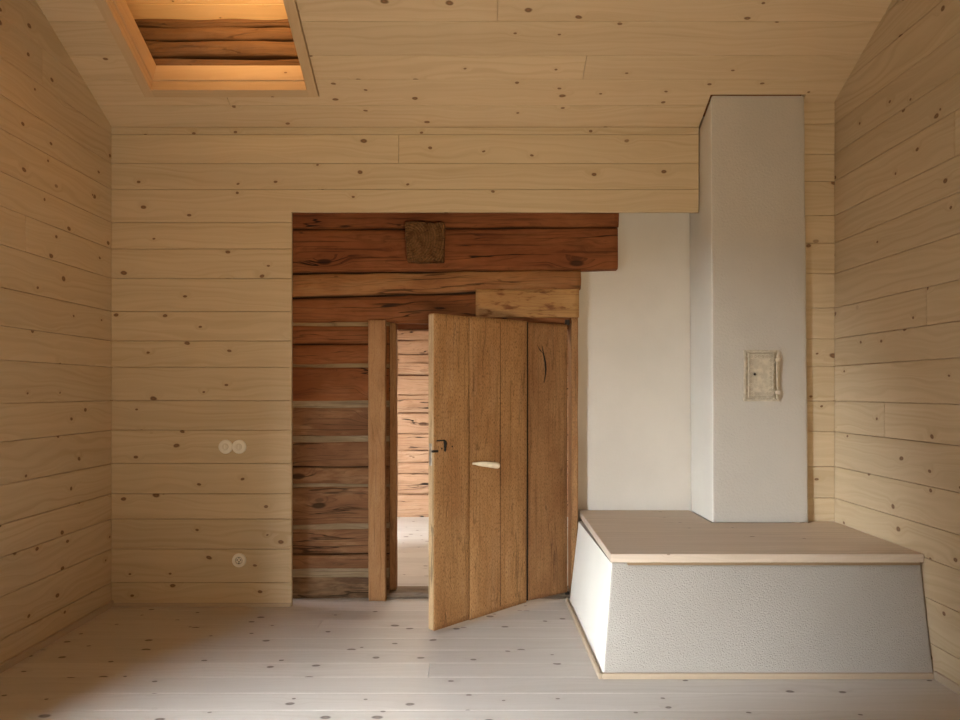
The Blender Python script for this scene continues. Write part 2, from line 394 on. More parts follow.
def tube_bm(bm, pts, rad, n=8):
    rings = []
    for i, p in enumerate(pts):
        p = Vector(p)
        d = (Vector(pts[min(i + 1, len(pts) - 1)]) - Vector(pts[max(i - 1, 0)])).normalized()
        a = d.orthogonal().normalized(); b = d.cross(a)
        rr = rad(i / (len(pts) - 1)) if callable(rad) else rad
        rings.append([bm.verts.new(p + (a * math.cos(2 * math.pi * k / n) + b * math.sin(2 * math.pi * k / n)) * rr) for k in range(n)])
    for r0, r1 in zip(rings, rings[1:]):
        for k in range(n): bm.faces.new((r0[k], r0[(k + 1) % n], r1[(k + 1) % n], r1[k]))
    bm.faces.new(rings[0][::-1]); bm.faces.new(rings[-1])

X_, Y_, Z_ = (1, 0, 0), (0, 1, 0), (0, 0, 1)
def S(o): o['kind'] = 'structure'; return o

# ------------------------------------------------------------------ setting: panelled room
ZJ = [0.0, .134, .319, .486, .626, .794, .980, 1.144, 1.329, 1.475, 1.639, 1.822, 1.986, 2.133, 2.316, 2.461, 2.622,
      2.80, 2.965, 3.13, 3.29, 3.47, 3.63, 3.80, 3.97, 4.15]
roof_clip = [((0, YP, ZC + 0.006), (0, T, 1)), ((0, YRIDGE, ceil_z(YRIDGE) + 0.006), (0, -T, 1))]

# back panelling (thin boards in front of the old log wall, cut open around it)
zback = [z for z in ZJ if z < 2.64] + [2.664]
S(planks('wall_back', (0, YP, 0), X_, Z_, (0, -1, 0), zback, XL, 1.238, M['pine_wall'],
         holes=[(-1.024, 9, -1, 2.191)], back=0.004, thick=0.02, joints={15: [-0.43]}))
# strip of panelling right of the chimney
S(planks('wall_back_strip', (0, YS, 0), X_, Z_, (0, -1, 0), [z for z in ZJ if z < 2.64] + [2.738], 1.70, XR, M['pine_wall'], back=0.02))
# left wall with a window further forward
WIN = (0.93, 1.66, 0.134, 1.822)
S(planks('wall_left', (XL, 0, 0), Y_, Z_, (1, 0, 0), ZJ, YR, YP + 0.03, M['pine_wall'], holes=[WIN], clip=roof_clip,
         joints={16: [3.74], 11: [3.60], 5: [3.0]}))
S(planks('wall_right', (XR, 0, 0), Y_, Z_, (-1, 0, 0), ZJ, YR, YS + 0.03, M['pine_wall'], clip=roof_clip,
         joints={13: [3.2], 9: [3.4], 6: [3.75]}))
# rear wall behind the viewer, dark timber put in to cut bounced light
S(planks('wall_rear', (0, YR, 0), X_, Z_, (0, 1, 0), [0, .21, .44, .66, .85, 1.08, 1.30, 1.51, 1.74, 1.95, 2.2, 2.42, 2.64, 2.87], XL, XR, M['log_dark'], bev=.008))
# sloping ceiling, two pitches
HX0, HX1, HY0, HY1 = -1.751, -0.833, 3.13, 4.232     # outer size of the hatch casing
def cv(Y): return (YP - Y) / CT
yc = [4.474, 4.300, 4.130, 3.983, 3.793, 3.655, 3.48, 3.31, 3.13, 2.96, 2.78, 2.61, 2.44, 2.26, 2.08, 1.91, 1.73, 1.55]
S(planks('ceiling', (0, YP, ZC), X_, (0, -CT, ST), (0, -ST, -CT), [cv(y) for y in yc], XL - 0.01, XR + 0.01, M['pine_ceiling'],
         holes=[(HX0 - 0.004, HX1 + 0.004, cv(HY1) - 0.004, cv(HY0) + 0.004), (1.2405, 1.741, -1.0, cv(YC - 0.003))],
         joints={1: [-1.32], 2: [0.55], 4: [0.1], 5: [1.1]}))
S(planks('ceiling_rear', (0, YRIDGE, ceil_z(YRIDGE)), X_, (0, -CT, -ST), (0, ST, -CT), [0.17 * i for i in range(19)], XL - 0.01, XR + 0.01, M['pine_ceiling']))
# floor boards
yf = [4.66, 4.545, 4.363, 4.18, 4.045, 3.87, 3.697, 3.52, 3.348, 3.17, 3.0]
while yf[-1] > YR: yf.append(yf[-1] - random.choice((0.165, 0.18, 0.19)))
S(planks('floor', (0, 0, 0), X_, Y_, (0, 0, 1), yf[::-1], XL - 0.02, XR + 0.02, M['pine_floor'], bev=0.0008, gap=0.0010,
         joints={len(yf) - 9: [-0.2], len(yf) - 7: [0.9], len(yf) - 5: [-0.8]}))
# skirting
S(wood_box('baseboard_left', (XL, XL + 0.014, YR, YP, 0, 0.034), M['pine_trim'], axis='Y'))
S(wood_box('baseboard_right', (XR - 0.014, XR, YR, 3.325, 0, 0.034), M['pine_trim'], axis='Y'))
S(wood_box('baseboard_back', (XL + 0.014, -1.026, YP - 0.010, YP, 0, 0.020), M['pine_trim'], axis='X'))

# left window reveal and frame (outside the picture, the daylight comes in here)
def reveal(name, bm_boxes, mat, axis='X'):
    bm = bmesh.new()
    for b in bm_boxes: box_bm(bm, *b)
    set_uv(bm, *({'X': (X_, Y_, Z_), 'Y': (Y_, X_, Z_)}[axis]), 0.3)
    return S(bm_obj(name, bm, mat))
WT = 0.21
for wn_, (y0, y1, z0, z1) in (('window_1', WIN),):
    reveal(wn_, [(XL - WT, XL - .001, y0 - .03, y0, z0 - .03, z1 + .03), (XL - WT, XL - .001, y1, y1 + .03, z0 - .03, z1 + .03),
                 (XL - WT, XL - .001, y0, y1, z0 - .03, z0), (XL - WT, XL - .001, y0, y1, z1, z1 + .03)], M['pine_trim'])

# ------------------------------------------------------------------ hatch in the sloping ceiling
hat = empty('ceiling_hatch', (0, YP, ZC))
hat.rotation_euler = (-TH, 0, 0)      # local: x = X, -y = up the slope, z = up through the roof
tag(hat, 'wood-cased open hatch in the sloping ceiling at upper left, glowing orange inside', 'hatch')
va, vb = cv(HY1), cv(HY0)
cw = 0.052
for nm, b, ax in (('casing', (HX0, HX0 + cw, -vb, -va, -0.012, 0.03), 'Y'), ('casing', (HX1 - cw, HX1, -vb, -va, -0.012, 0.03), 'Y'),
                  ('casing', (HX0 + cw, HX1 - cw, -va - cw, -va, -0.012, 0.03), 'X'), ('casing', (HX0 + cw, HX1 - cw, -vb, -vb + cw, -0.012, 0.03), 'X')):
    wood_box(nm, b, M['pine_hatch'], hat, axis=ax, bev=0.0015)
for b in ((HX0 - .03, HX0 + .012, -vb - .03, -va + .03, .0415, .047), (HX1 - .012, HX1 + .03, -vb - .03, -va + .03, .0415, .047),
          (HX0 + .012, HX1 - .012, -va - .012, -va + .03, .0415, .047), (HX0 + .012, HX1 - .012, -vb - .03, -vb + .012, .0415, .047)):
    wood_box('shadow_gap_ring', b, M['black'], hat, bev=0.0)  # black ring stands in for the shadow line around the casing
# inner lining of the shaft with a small step (the rebate line)
li = cw - 0.012
dz = 0.155
for b, ax in (((HX0 + li - .02, HX0 + cw - .004, -vb + li, -va - li, 0.03, 0.055), 'Y'), ((HX1 - cw + .004, HX1 - li + .02, -vb + li, -va - li, 0.03, 0.055), 'Y'),
              ((HX0 + cw - .004, HX1 - cw + .004, -va - cw + .004, -va - li + .02, 0.03, 0.055), 'X'), ((HX0 + cw - .004, HX1 - cw + .004, -vb + li - .02, -vb + cw - .004, 0.03, 0.055), 'X')):
    wood_box('rebate', b, M['pine_hatch'], hat, axis=ax, bev=0.0015)
rv = cw + 0.0
for b, ax in (((HX0 + .01, HX0 + cw + .004, -vb + .02, -va - .02, 0.0551, dz), 'Y'), ((HX1 - cw - .004, HX1 - .01, -vb + .02, -va - .02, 0.0551, dz), 'Y'),
              ((HX0 + cw + .004, HX1 - cw - .004, -va - cw - .004, -va - .01, 0.0551, dz), 'X'), ((HX0 + cw + .004, HX1 - cw - .004, -vb + .01, -vb + cw, 0.0551, dz), 'X')):
    wood_box('lining', b, M['pine_hatch'], hat, axis=ax, bev=0.001)

# loft above: old logs, boarded roof slope
lf = S(empty('wall_loft', (0, 0, 0)))
YLF = 4.50
def loft_log(py0, py1, sd, dy=0.0):
    zb, zt = wz(py1, YLF), wz(py0, YLF)
    hewn('log', M['loft_log'], X_, Z_, (0, -1, 0), 2.2, zb, zt, 0.16, lf, (-2.05, YLF + dy, 0), seed=sd, wob=0.012, face=0.008, r=0.018, bulge=0.006)
loft_log(17, 25.5, .11, .012); loft_log(26.3, 39.5, .37); loft_log(41, 57, .59, -.01); loft_log(57.6, 88, .83, .004)
S(planks('ceiling_loft', (0, 4.62, wz(17, YLF) - 0.03), X_, (0, -CT, ST), (0, -ST, -CT), [0, .19, .38, .57, .76, .95, 1.14, 1.33, 1.52, 1.71, 1.9, 2.1], -2.06, 0.2, M['loft_board']))
above = ((0, YP, ZC + 0.045), (0, -T, -1))          # keep only what lies above the ceiling boards
S(wood_box('wall_loft_left', (-2.10, -2.06, 2.6, 4.86, 2.3, 4.9), M['pine_hatch'], axis='Y', bev=0, clip=above))
S(wood_box('wall_loft_right', (0.12, 0.16, 2.6, 4.7, 2.3, 4.9), M['pine_hatch'], axis='Y', bev=0, clip=above))
S(wood_box('wall_loft_front', (-2.10, 0.16, 2.62, 2.66, 2.3, 4.9), M['pine_hatch'], axis='X', bev=0, clip=above))
# unseen roof, outer walls and added baffle, sealing the cavities from stray daylight
bm = bmesh.new(); box_bm(bm, -2.75, 2.15, -3.6, 0.6, -0.02, 0.02)
Rm = Matrix.Rotation(-TH, 4, 'X')
for v in bm.verts: v.co = Rm @ v.co + Vector((0, YP, ZC + 0.86))
set_uv(bm, X_, Y_, Z_, .3); S(bm_obj('roof', bm, M['log_dark']))
S(wood_box('wall_outer', (-2.75, 2.15, 4.85, 4.89, 2.33, 3.6), M['log_dark'], axis='X', bev=0))
S(wood_box('daylight_baffle', (-2.75, 2.15, 1.16, 1.20, 3.2, 5.3), M['log_dark'], axis='X', bev=0, clip=((0, YP, ZC + 0.045), (0, -T, -1))))  # added only to block daylight between ridge and roof
S(wood_box('wall_outer_side', (1.985, 2.025, 1.2, 4.89, 0.0, 5.2), M['log_dark'], axis='Y', bev=0))
S(wood_box('wall_outer_side', (-2.12, -2.08, 2.75, 4.60, 0.0, 2.62), M['log_dark'], axis='Y', bev=0))

# ------------------------------------------------------------------ old log wall
lw = S(empty('wall_log', (0, YL, 0)))
lw['label'] = 'old red-brown hewn log wall showing through the cut-out in the pale panelling'
XS = -1.16
def log(px1, tl, tr, bl, br, mat, sd, dy=0.0, bulge=0.006, wob=0.006, mid=0.0, thick=0.16):
    x1 = wx(px1, YL); L = x1 - XS
    a0, a1, b0, b1 = wz(bl, YL), wz(br, YL), wz(tl, YL), wz(tr, YL)
    lo = lambda t: a0 + (a1 - a0) * t + mid * math.sin(t * math.pi)
    hi = lambda t: b0 + (b1 - b0) * t + mid * math.sin(t * math.pi)
    return hewn('log', M[mat], X_, Z_, (0, -1, 0), L, lo, hi, thick, lw, (XS, dy, 0), seed=sd, wob=wob, face=0.006, r=0.014, bulge=bulge)
log(618.7, 196, 194, 228.6, 226.5, 'log_dark', .13, -.004)
log(617.6, 230.4, 228.0, 272.6, 269.6, 'log_dark', .41, -.010, bulge=.004)
log(580.5, 274.0, 270.6, 297.4, 288.4, 'log_tan', .23, -.016, bulge=.012, wob=.010)
log(577.0, 299.6, 291.0, 322.8, 319.5, 'log_red', .71, -.004, bulge=.008, wob=.006)
log(389, 326.0, 326.0, 344.0, 343.4, 'log_red', .32, 0)
log(389, 344.6, 344.0, 364.0, 363.6, 'log_red', .87, .002)
log(389, 367.6, 366.8, 401.6, 401.0, 'log_red', .52, .002)
log(389, 408.0, 406.0, 436.6, 436.6, 'log_grey', .64, .0)
log(389, 442.4, 441.4, 466.6, 466.0, 'log_grey', .06, -.002)
log(389, 467.6, 467.2, 484.0, 484.2, 'log_grey', .94, .0)
log(389, 487.6, 486.8, 525.4, 523.6, 'log_grey', .275, -.003)
log(389, 529.2, 528.0, 554.0, 553.8, 'log_grey', .48, .0)
log(389, 555.2, 555.0, 569.6, 569.0, 'log_grey', .77, .0)
log(389, 576.4, 574.8, 599.5, 599.5, 'log_base', .19, .006)
def chink(py0, py1, mat, sd, px1=389, dy=0.014, slope=0.0):
    x1 = wx(px1, YL); L = x1 - XS
    a, b = wz(py1, YL), wz(py0, YL)
    hewn('chinking', M[mat], X_, Z_, (0, -1, 0), L, lambda t: a - slope * t, lambda t: b - slope * t, 0.10, lw, (XS, dy, 0), seed=sd, wob=.006, face=.008, r=.006)
chink(226, 233, 'chink_dark', .1, 617, .022); chink(269, 275.5, 'chink_dark', .2, 580, .02); chink(288, 301.5, 'chink_dark', .3, 577, .034)
chink(320, 327.5, 'chink_moss', .4, 389, .012); chink(343, 345.5, 'chink_dark', .45, 389, .02)
chink(362.5, 368.6, 'chink_moss', .5); chink(400, 410.5, 'chink', .6, 389, .006); chink(435, 444.5, 'chink', .7, 389, .008)
chink(465, 469, 'chink_dark', .75, 389, .024); chink(482.5, 489.5, 'chink', .8, 389, .008); chink(522.5, 530, 'chink', .9, 389, .006)
chink(552.8, 556.5, 'chink_dark', .95, 389, .022); chink(568, 577.5, 'chink', .55, 389, .004)
# inner side of the log wall above the doorway
wood_box('header', (-0.56, 0.62, 4.777 - YL, 4.80 - YL, 1.566, 2.8), M['log_dark'], lw, axis='X', bev=0.004)
wood_box('backing', (-1.2, -0.53, 4.777 - YL, 4.80 - YL, 0.0, 2.8), M['log_dark'], lw, axis='X', bev=0.0)

# projecting beam end
bx = empty('beam_end', (wx(404.6, 4.52), 4.615, wz(261.5, 4.52)))
tag(bx, 'square end of an old timber beam jutting out of the log wall above the door', 'beam')
bm = bmesh.new()
w_, h_ = 0.226, 0.229
front = [(0.014, 0.006), (0.08, 0.0), (0.16, 0.002), (0.222, 0.004), (0.2245, 0.08), (0.226, 0.16), (0.226, h_ - .010),
         (0.205, h_ - 0.004), (0.180, h_ - 0.008), (0.176, h_ - 0.016), (0.150, h_ - 0.006), (0.137, h_ - 0.006), (0.130, h_ - 0.022), (0.122, h_ - 0.004),
         (0.06, h_), (0.006, h_ - 0.003), (0.0, h_ - 0.02), (0.005, 0.12)]
def ringv(y, s): 
    return [bm.verts.new((0.113 + (x - 0.113) * s, y, 0.115 + (z - 0.115) * s)) for x, z in front]
r0 = ringv(-0.095, 0.97); r1 = ringv(-0.089, 1.0); r2 = ringv(0.03, 1.0)
for a, b in ((r0, r1), (r1, r2)):
    for k in range(len(front)): bm.faces.new((a[k], a[(k + 1) % len(front)], b[(k + 1) % len(front)], b[k]))
bm.faces.new(r0); bm.faces.new(r2[::-1])
set_uv(bm, Y_, X_, Z_, .4)
bm_obj('timber', bm, M['beam_end'], bx)

# mottled lintel board above the door
t = hewn('lintel_board', M['lintel_mottled'], X_, Z_, (0, -1, 0), wx(579, 4.585) - wx(475.6, 4.585), lambda t: wz(317.4, 4.585), lambda t: wz(289.4, 4.585) + .004 * t, 0.028, None,
         (wx(475.6, 4.585), 4.583, 0), seed=.66, wob=.003, face=.003, r=.005)
tag(t, 'short mottled light-brown lintel board over the right half of the plank door', 'board')

# ------------------------------------------------------------------ door frame
fr = empty('door_frame', (0, 4.6, 0)); tag(fr, 'old brown timber frame around the doorway in the log wall', 'door frame')
def vpost(name, px0, px1, Yf, zb, zt, th, mat, sd, par, base, lean=0.0):
    xa, xb = wx(px0, Yf), wx(px1, Yf)
    return hewn(name, M[mat], Z_, X_, (0, -1, 0), zt - zb, lambda t: xa + lean * t, lambda t: xb + lean * t, th, par, (-base[0], Yf - base[1], zb - base[2]), seed=sd, wob=.003, face=.002, r=.005)
vpost('post', 368.4, 385.8, 4.560, 0.0, wz(319.8, 4.56), 0.045, 'post_wood', .21, fr, (0, 4.6, 0), -.002)
vpost('jamb', 388.0, 395.8, 4.665, 0.037, wz(322.5, 4.665), 0.10, 'post_wood', .35, fr, (0, 4.6, 0))
vpost('jamb', 571.6, 578.2, 4.590, 0.037, wz(317.0, 4.59), 0.17, 'door_dark', .55, fr, (0, 4.6, 0))
hewn('head_strip', M['log_red'], X_, Z_, (0, -1, 0), wx(571, 4.6) - wx(395, 4.6), lambda t: wz(323.2, 4.6), lambda t: wz(317.0, 4.6), 0.05, fr, (wx(395, 4.6), 0.012, 0), seed=.85, wob=.003, face=.003, r=.005)
th = hewn('threshold', M['sill_wood'], X_, Y_, (0, 0, 1), 1.10, 4.618, 4.790, 0.030, None, (-0.535, 0, 0.031), seed=.45, wob=.004, face=.004, r=.008)
tag(th, 'worn grey wooden threshold under the plank door', 'threshold')

# ------------------------------------------------------------------ the plank door, standing ajar
DX0, DY0 = -0.206, 3.930            # free edge, front face
DX1, DY1 = wx(568.8, 4.566), 4.566  # hinge edge
dv = Vector((DX1 - DX0, DY1 - DY0, 0)); DLEN = dv.length; dv.normalize()
dn = Vector((dv.y, -dv.x, 0))
door = empty('plank_door', (DX1, DY1, 0.0)); tag(door, 'weathered brown plank door of three wide boards, standing ajar', 'door')
def dloc(s, n=0.0, z=0.0):          # point on the leaf, relative to the hinge
    return (Vector((DX0, DY0, 0)) + dv * s + dn * n - Vector((DX1, DY1, 0))) + Vector((0, 0, z))
def lerp(pts, s):
    for (a, va_), (b, vb_) in zip(pts, pts[1:]):
        if s <= b: return va_ + (vb_ - va_) * (s - a) / (b - a)
    return pts[-1][1]
TOPL = [(0.0, 1.579), (0.2265, 1.576), (0.2315, 1.578), (0.640, 1.577), (0.653, 1.571), (DLEN, 1.577)]
BOTL = [(0.0, 0.018), (0.2265, 0.032), (0.2315, 0.028), (0.640, 0.050), (0.653, 0.052), (DLEN, 0.048)]
ztop = lambda s: lerp(TOPL, s)
zbot = lambda s: lerp(BOTL, s)
def board(s0, s1, mat, sd, n=0.0, z0=None, z1=None):
    zb = zbot((s0 + s1) / 2) if z0 is None else z0; zt = ztop((s0 + s1) / 2) if z1 is None else z1
    return hewn('board', M[mat], Z_, dv, dn, zt - zb, s0, s1, 0.043, door, dloc(0, n, zb), seed=sd, wob=.0035, face=.0025, r=.004, freq=1.6)
b1 = board(0.0, 0.2265, 'door_wood', .18, 0.0)
b2 = board(0.2315, 0.640, 'door_wood', .47, -.001)
b3 = board(0.656, DLEN, 'door_dark', .93, -.010)
# sloped top and bottom edges of the boards follow the sagging leaf
for b, s0, s1 in ((b1, 0, .2265), (b2, .2315, .640), (b3, .656, DLEN)):
    sm = (s0 + s1) / 2; zm0, zm1 = zbot(sm), ztop(sm)
    for v in b.data.vertices:
        s_ = min(s1, max(s0, Vector(v.co[:2]).dot(Vector(dv[:2])))); k = v.co.z / (zm1 - zm0)
        v.co.z += (zbot(s_) - zm0) * (1 - k) + (ztop(s_) - zm1) * k
def dbox(name, s0, s1, n0, n1_, z0, z1, mat, bev=0.002, parent=None, axis='Z'):
    bm = bmesh.new(); box_bm(bm, s0, s1, n0, n1_, z0, z1, bev=bev)
    a = {'Z': (Z_, X_, Y_), 'X': (X_, Y_, Z_)}[axis]
    set_uv(bm, *a, random.random())
    R = Matrix((dv, dn, Vector((0, 0, 1)))).transposed()
    for v in bm.verts: v.co = R @ v.co + dloc(0)
    return bm_obj(name, bm, mat, parent or door)
for s0, s1, nd in ((.2268, .2312, -.0060), (.640, .6555, -.0085)):        # black strips paint shade and dirt into the board gaps
    o = dbox('gap_shade_dirt', s0, s1, -.040, nd, zbot(s0) + .004, ztop(s0) - .004, M['black'], bev=0.0); o['label'] = 'dark shade strip in the gap between boards'
o = dbox('shrinkage_crack', .4405, .4428, -.010, .0012, .06, 1.56, M['crack'], bev=0.0); o['label'] = 'thin shrinkage crack'
# paler strip on the free edge
o = dbox('edge_strip', -0.005, 0.001, -0.0405, -0.002, 0.022, 1.574, M['door_edge'], bev=0.0025); o['label'] = 'pale edge of the free side'
# battens on the far side
for z in (0.30, 1.22): dbox('batten', 0.05, 0.92, -0.075, -0.0455, z, z + 0.10, M['door_dark'], axis='X')
# iron latch on the free edge, keyhole and scratches
lt = dbox('latch_plate', -0.008, -0.0045, -0.030, -0.010, wz(465.5, 3.94), wz(443.5, 3.94), M['steel_old'], bev=0.001); lt['label'] = 'old pale steel latch plate'
dbox('latch_tongue', -0.014, 0.022, -0.004, 0.008, wz(452.5, 3.93), wz(450.2, 3.93), M['iron_dark'], bev=0.001)
bm = bmesh.new()
pts = [(0.066, wz(441.8, 3.97), .007), (0.071, wz(443.6, 3.97), .0105), (0.070, wz(446.5, 3.97), .0095), (0.0695, wz(449.6, 3.97), .0075), (0.115, wz(447.0, 3.97), .0035), (0.048, wz(448.4, 3.97), .0035)]
for (s_, z, rr) in pts:
    bmesh.ops.create_uvsphere(bm, u_segments=12, v_segments=8, radius=1.0, matrix=Matrix.Translation((s_, 0, z)) @ Matrix.Diagonal((rr, 0.003, rr * 1.5, 1)))
R = Matrix((dv, dn, Vector((0, 0, 1)))).transposed()
for v in bm.verts: v.co = R @ v.co + dloc(0)
o = bm_obj('keyhole', bm, M['black'], door, True); o['label'] = 'dark worn keyhole'
dbox('latch_slot', 0.016, 0.064, -0.002, 0.0020, wz(441.2, 3.96), wz(439.8, 3.96), M['black'], bev=0.0006)
# split in the hinge board
bm = bmesh.new()
def ds(px):
    k = (px - CX) / F; return (k * DY0 - DX0) / ((dv.x - k * dv.y))
def dz_(px, py):
    s_ = ds(px); return wz(py, DY0 + dv.y * s_)
path = [(543, 346), (544.5, 354), (546.2, 362), (546.8, 369), (546.2, 376), (545.0, 383)]
tube_bm(bm, [(ds(a), -.0075, dz_(a, b)) for a, b in path], lambda t: .0015 + .0058 * math.sin(math.pi * min(1, t * 1.02 + .02)), 8)
tube_bm(bm, [(ds(a), -.0075, dz_(a, b)) for a, b in [(538, 345), (541, 350), (543.5, 353)]], lambda t: .001 + .0025 * math.sin(math.pi * t + .05), 6)
for v in bm.verts: v.co = R @ Vector((v.co.x, -0.0075 + (v.co.y + .0075) * 0.4, v.co.z)) + dloc(0)
o = bm_obj('split', bm, M['black'], door, True); o['label'] = 'dark drying split'
# whittled handle peg
bm = bmesh.new()
sa, sb = ds(472.6), ds(494.0)
za, zb_ = dz_(472.6, 463.6), dz_(494, 464.9)
tube_bm(bm, [(sa, -.002, za), (sa + .012, .006, za + .0), (sa + .03, .014, za - .002), (sa + .045, .020, za - .003), (sb - .016, .030, zb_ + .001), (sb - .004, .0335, zb_), (sb, .034, zb_)],
        lambda t: (.005, .006, .0105, .0125, .0165, .0165, .0145)[int(round(t * 6))], 14)
for v in bm.verts: v.co = R @ v.co + dloc(0)
o = bm_obj('handle', bm, M['handle_wood'], door, True); o['label'] = 'pale whittled wooden handle'
md = o.modifiers.new('edge', 'EDGE_SPLIT'); md.split_angle = math.radians(50)
# pivots at the hinge side
for z0, z1 in ((0.032, 0.050), (1.574, 1.604)):
    bm = bmesh.new(); box_bm(bm, -0.020, 0.006, 0.004, 0.026, z0, z1, bev=.004, seg=2)
    bm_obj('pivot', bm, M['iron_dark'], door)

# ------------------------------------------------------------------ plaster wall, chimney, bench
bm = bmesh.new(); box_bm(bm, 0.597, 1.98, YW, YW + 0.12, 0.0, 2.80)
S(bm_obj('wall_plaster', bm, M['plaster']))
bm = bmesh.new(); box_bm(bm, wx(575.5, YW) + .006, 0.62, YW + .0005, YW + 0.06, 0.42, wz(288, YW), bev=.003)
box_bm(bm, wx(583, YW), 0.62, YW + .0005, YW + 0.06, wz(288, YW) - .01, wz(268, YW), bev=.003)
S(bm_obj('wall_plaster_edge', bm, M['plaster']))

def rough_block(name, base, top, z0, z1, mat, rad=0.014, amp=0.003, label=None, cat=None, cut=None, shear_top=None, parent=None):
    """plastered block; base / top = (x0,x1,y0,y1)"""
    bm = bmesh.new(); bmesh.ops.create_cube(bm, size=1.0)
    for v in bm.verts:
        q = top if v.co.z > 0 else base
        v.co = Vector((q[0] if v.co.x < 0 else q[1], q[2] if v.co.y < 0 else q[3], z1 if v.co.z > 0 else z0))
        if shear_top and v.co.z > (z0 + z1) / 2: v.co.z = shear_top(v.co.y)
    es = [e for e in bm.edges if abs(e.verts[0].co.z - e.verts[1].co.z) > 0.05]
    bmesh.ops.bevel(bm, geom=es, offset=rad, segments=4, affect='EDGES', profile=0.5)
    bmesh.ops.subdivide_edges(bm, edges=[e for e in bm.edges if e.calc_length() > .12], cuts=10, use_grid_fill=True)
    for v in bm.verts:
        k = mnoise.noise(v.co * 5.0) * amp
        v.co.x += k; v.co.y += mnoise.noise(v.co * 5.0 + Vector((9, 3, 1))) * amp
    o = bm_obj(name, bm, M[mat], parent, True)
    md = o.modifiers.new('edge', 'EDGE_SPLIT'); md.split_angle = math.radians(35)
    if label: tag(o, label, cat)
    return o
chim = empty('chimney', (1.5, 4.45, 0.5)); tag(chim, 'white plastered square chimney rising from the bench to the ceiling', 'chimney')
o = rough_block('shaft', (1.2535, 1.760, YC, 4.665), (1.2435, 1.737, YC, 4.665), 0.5025, 2.7, 'plaster_chimney', rad=0.010, amp=.0025, shear_top=lambda y: ceil_z(y) - .003)
o.parent = chim; o.location = (-1.5, -4.45, -0.5)
lit_flank = plaster('lit_flank_plaster', (0.74, 0.715, 0.65), 60.0, 0.15, 0.002, 0.02)      # smoother, brighter plaster paints the light on the left flanks
o.data.materials.append(lit_flank)
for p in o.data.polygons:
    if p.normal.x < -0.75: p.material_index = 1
# soot door on the chimney
sx0, sx1, sz0, sz1 = wx(743.2, YC), wx(778.6, YC), wz(401.4, YC), wz(350.2, YC)
def cbox(name, x0, x1, y0, y1, z0, z1, mat, bev=.002, seg=2, parent=chim):
    bm = bmesh.new(); box_bm(bm, x0 - 1.5, x1 - 1.5, y0 - 4.45, y1 - 4.45, z0 - .5, z1 - .5, bev=bev, seg=seg)
    return bm_obj(name, bm, M[mat], parent)
sd_ = empty('soot_door', (0, 0, 0)); sd_.parent = chim; sd_['label'] = 'small cream painted cast-iron soot door'
def ring_bm(bm, x0, x1, z0, z1, w, y0, y1, bev):
    for b in ((x0, x0 + w, y0, y1, z0, z1), (x1 - w, x1, y0, y1, z0, z1), (x0 + w, x1 - w, y0, y1, z0, z0 + w), (x0 + w, x1 - w, y0, y1, z1 - w, z1)):
        box_bm(bm, b[0] - 1.5, b[1] - 1.5, b[2] - 4.45, b[3] - 4.45, b[4] - .5, b[5] - .5, bev=bev, seg=2)
cbox('frame', sx0, sx1, YC - .007, YC + .003, sz0, sz1, 'iron_rim', parent=sd_)
bm = bmesh.new(); ring_bm(bm, sx0, sx1, sz0, sz1, .011, YC - .016, YC - .004, .003)
bm_obj('frame_rim', bm, M['iron_cream'], sd_)
px0, px1, pz0, pz1 = sx0 + .022, sx1 - .030, sz0 + .018, sz1 - .015
cbox('leaf', px0, px1, YC - .016, YC - .006, pz0, pz1, 'iron_cream', parent=sd_)
bm = bmesh.new()
ring_bm(bm, px0 + .002, px1 - .002, pz0 + .002, pz1 - .002, .006, YC - .021, YC - .012, .002)
for k in range(14):     # cast ornament running round the border of the little door
    pass
def orn(x, z, r):
    c = [(x - 1.5 + r * (1 - q / 14) * math.cos(q * .75), YC - .0165 - 4.45, z - .5 + r * (1 - q / 14) * math.sin(q * .75)) for q in range(12)]
    tube_bm(bm, c, .0016, 5)
nx, nz = 6, 10
for k in range(nx):
    xx = px0 + .018 + (px1 - px0 - .036) * k / (nx - 1); orn(xx, pz0 + .020, .009); orn(xx, pz1 - .020, .009)
for k in range(1, nz - 1):
    zz = pz0 + .020 + (pz1 - pz0 - .04) * k / (nz - 1); orn(px0 + .017, zz, .008); orn(px1 - .017, zz, .008)
bm_obj('ornament', bm, M['iron_rim'], sd_)
kx, kz = wx(753.3, YC), wz(374.3, YC)
def at_c(x, y, z): return (x - 1.5, y - 4.45, z - .5)
lathe('key_boss', [(0, .003), (.008, .004), (.0105, .008), (.012, .0)], M['iron_rim'], sd_, at_c(kx, YC - .016, kz), steps=20)
lathe('keyhole', [(0, .0005), (.0062, .0005), (.0062, -.002)], M['black'], sd_, at_c(kx, YC - .0225, kz), steps=16)
cbox('hinge_pin', sx1 - .018, sx1 - .008, YC - .022, YC - .010, sz0 + .012, sz1 - .025, 'iron_cream', parent=sd_)
for zc in (wz(360.2, YC), wz(392.5, YC)):
    cbox('hinge', sx1 - .030, sx1 + .001, YC - .030, YC - .012, zc - .011, zc + .011, 'iron_cream', bev=.004, seg=3, parent=sd_)

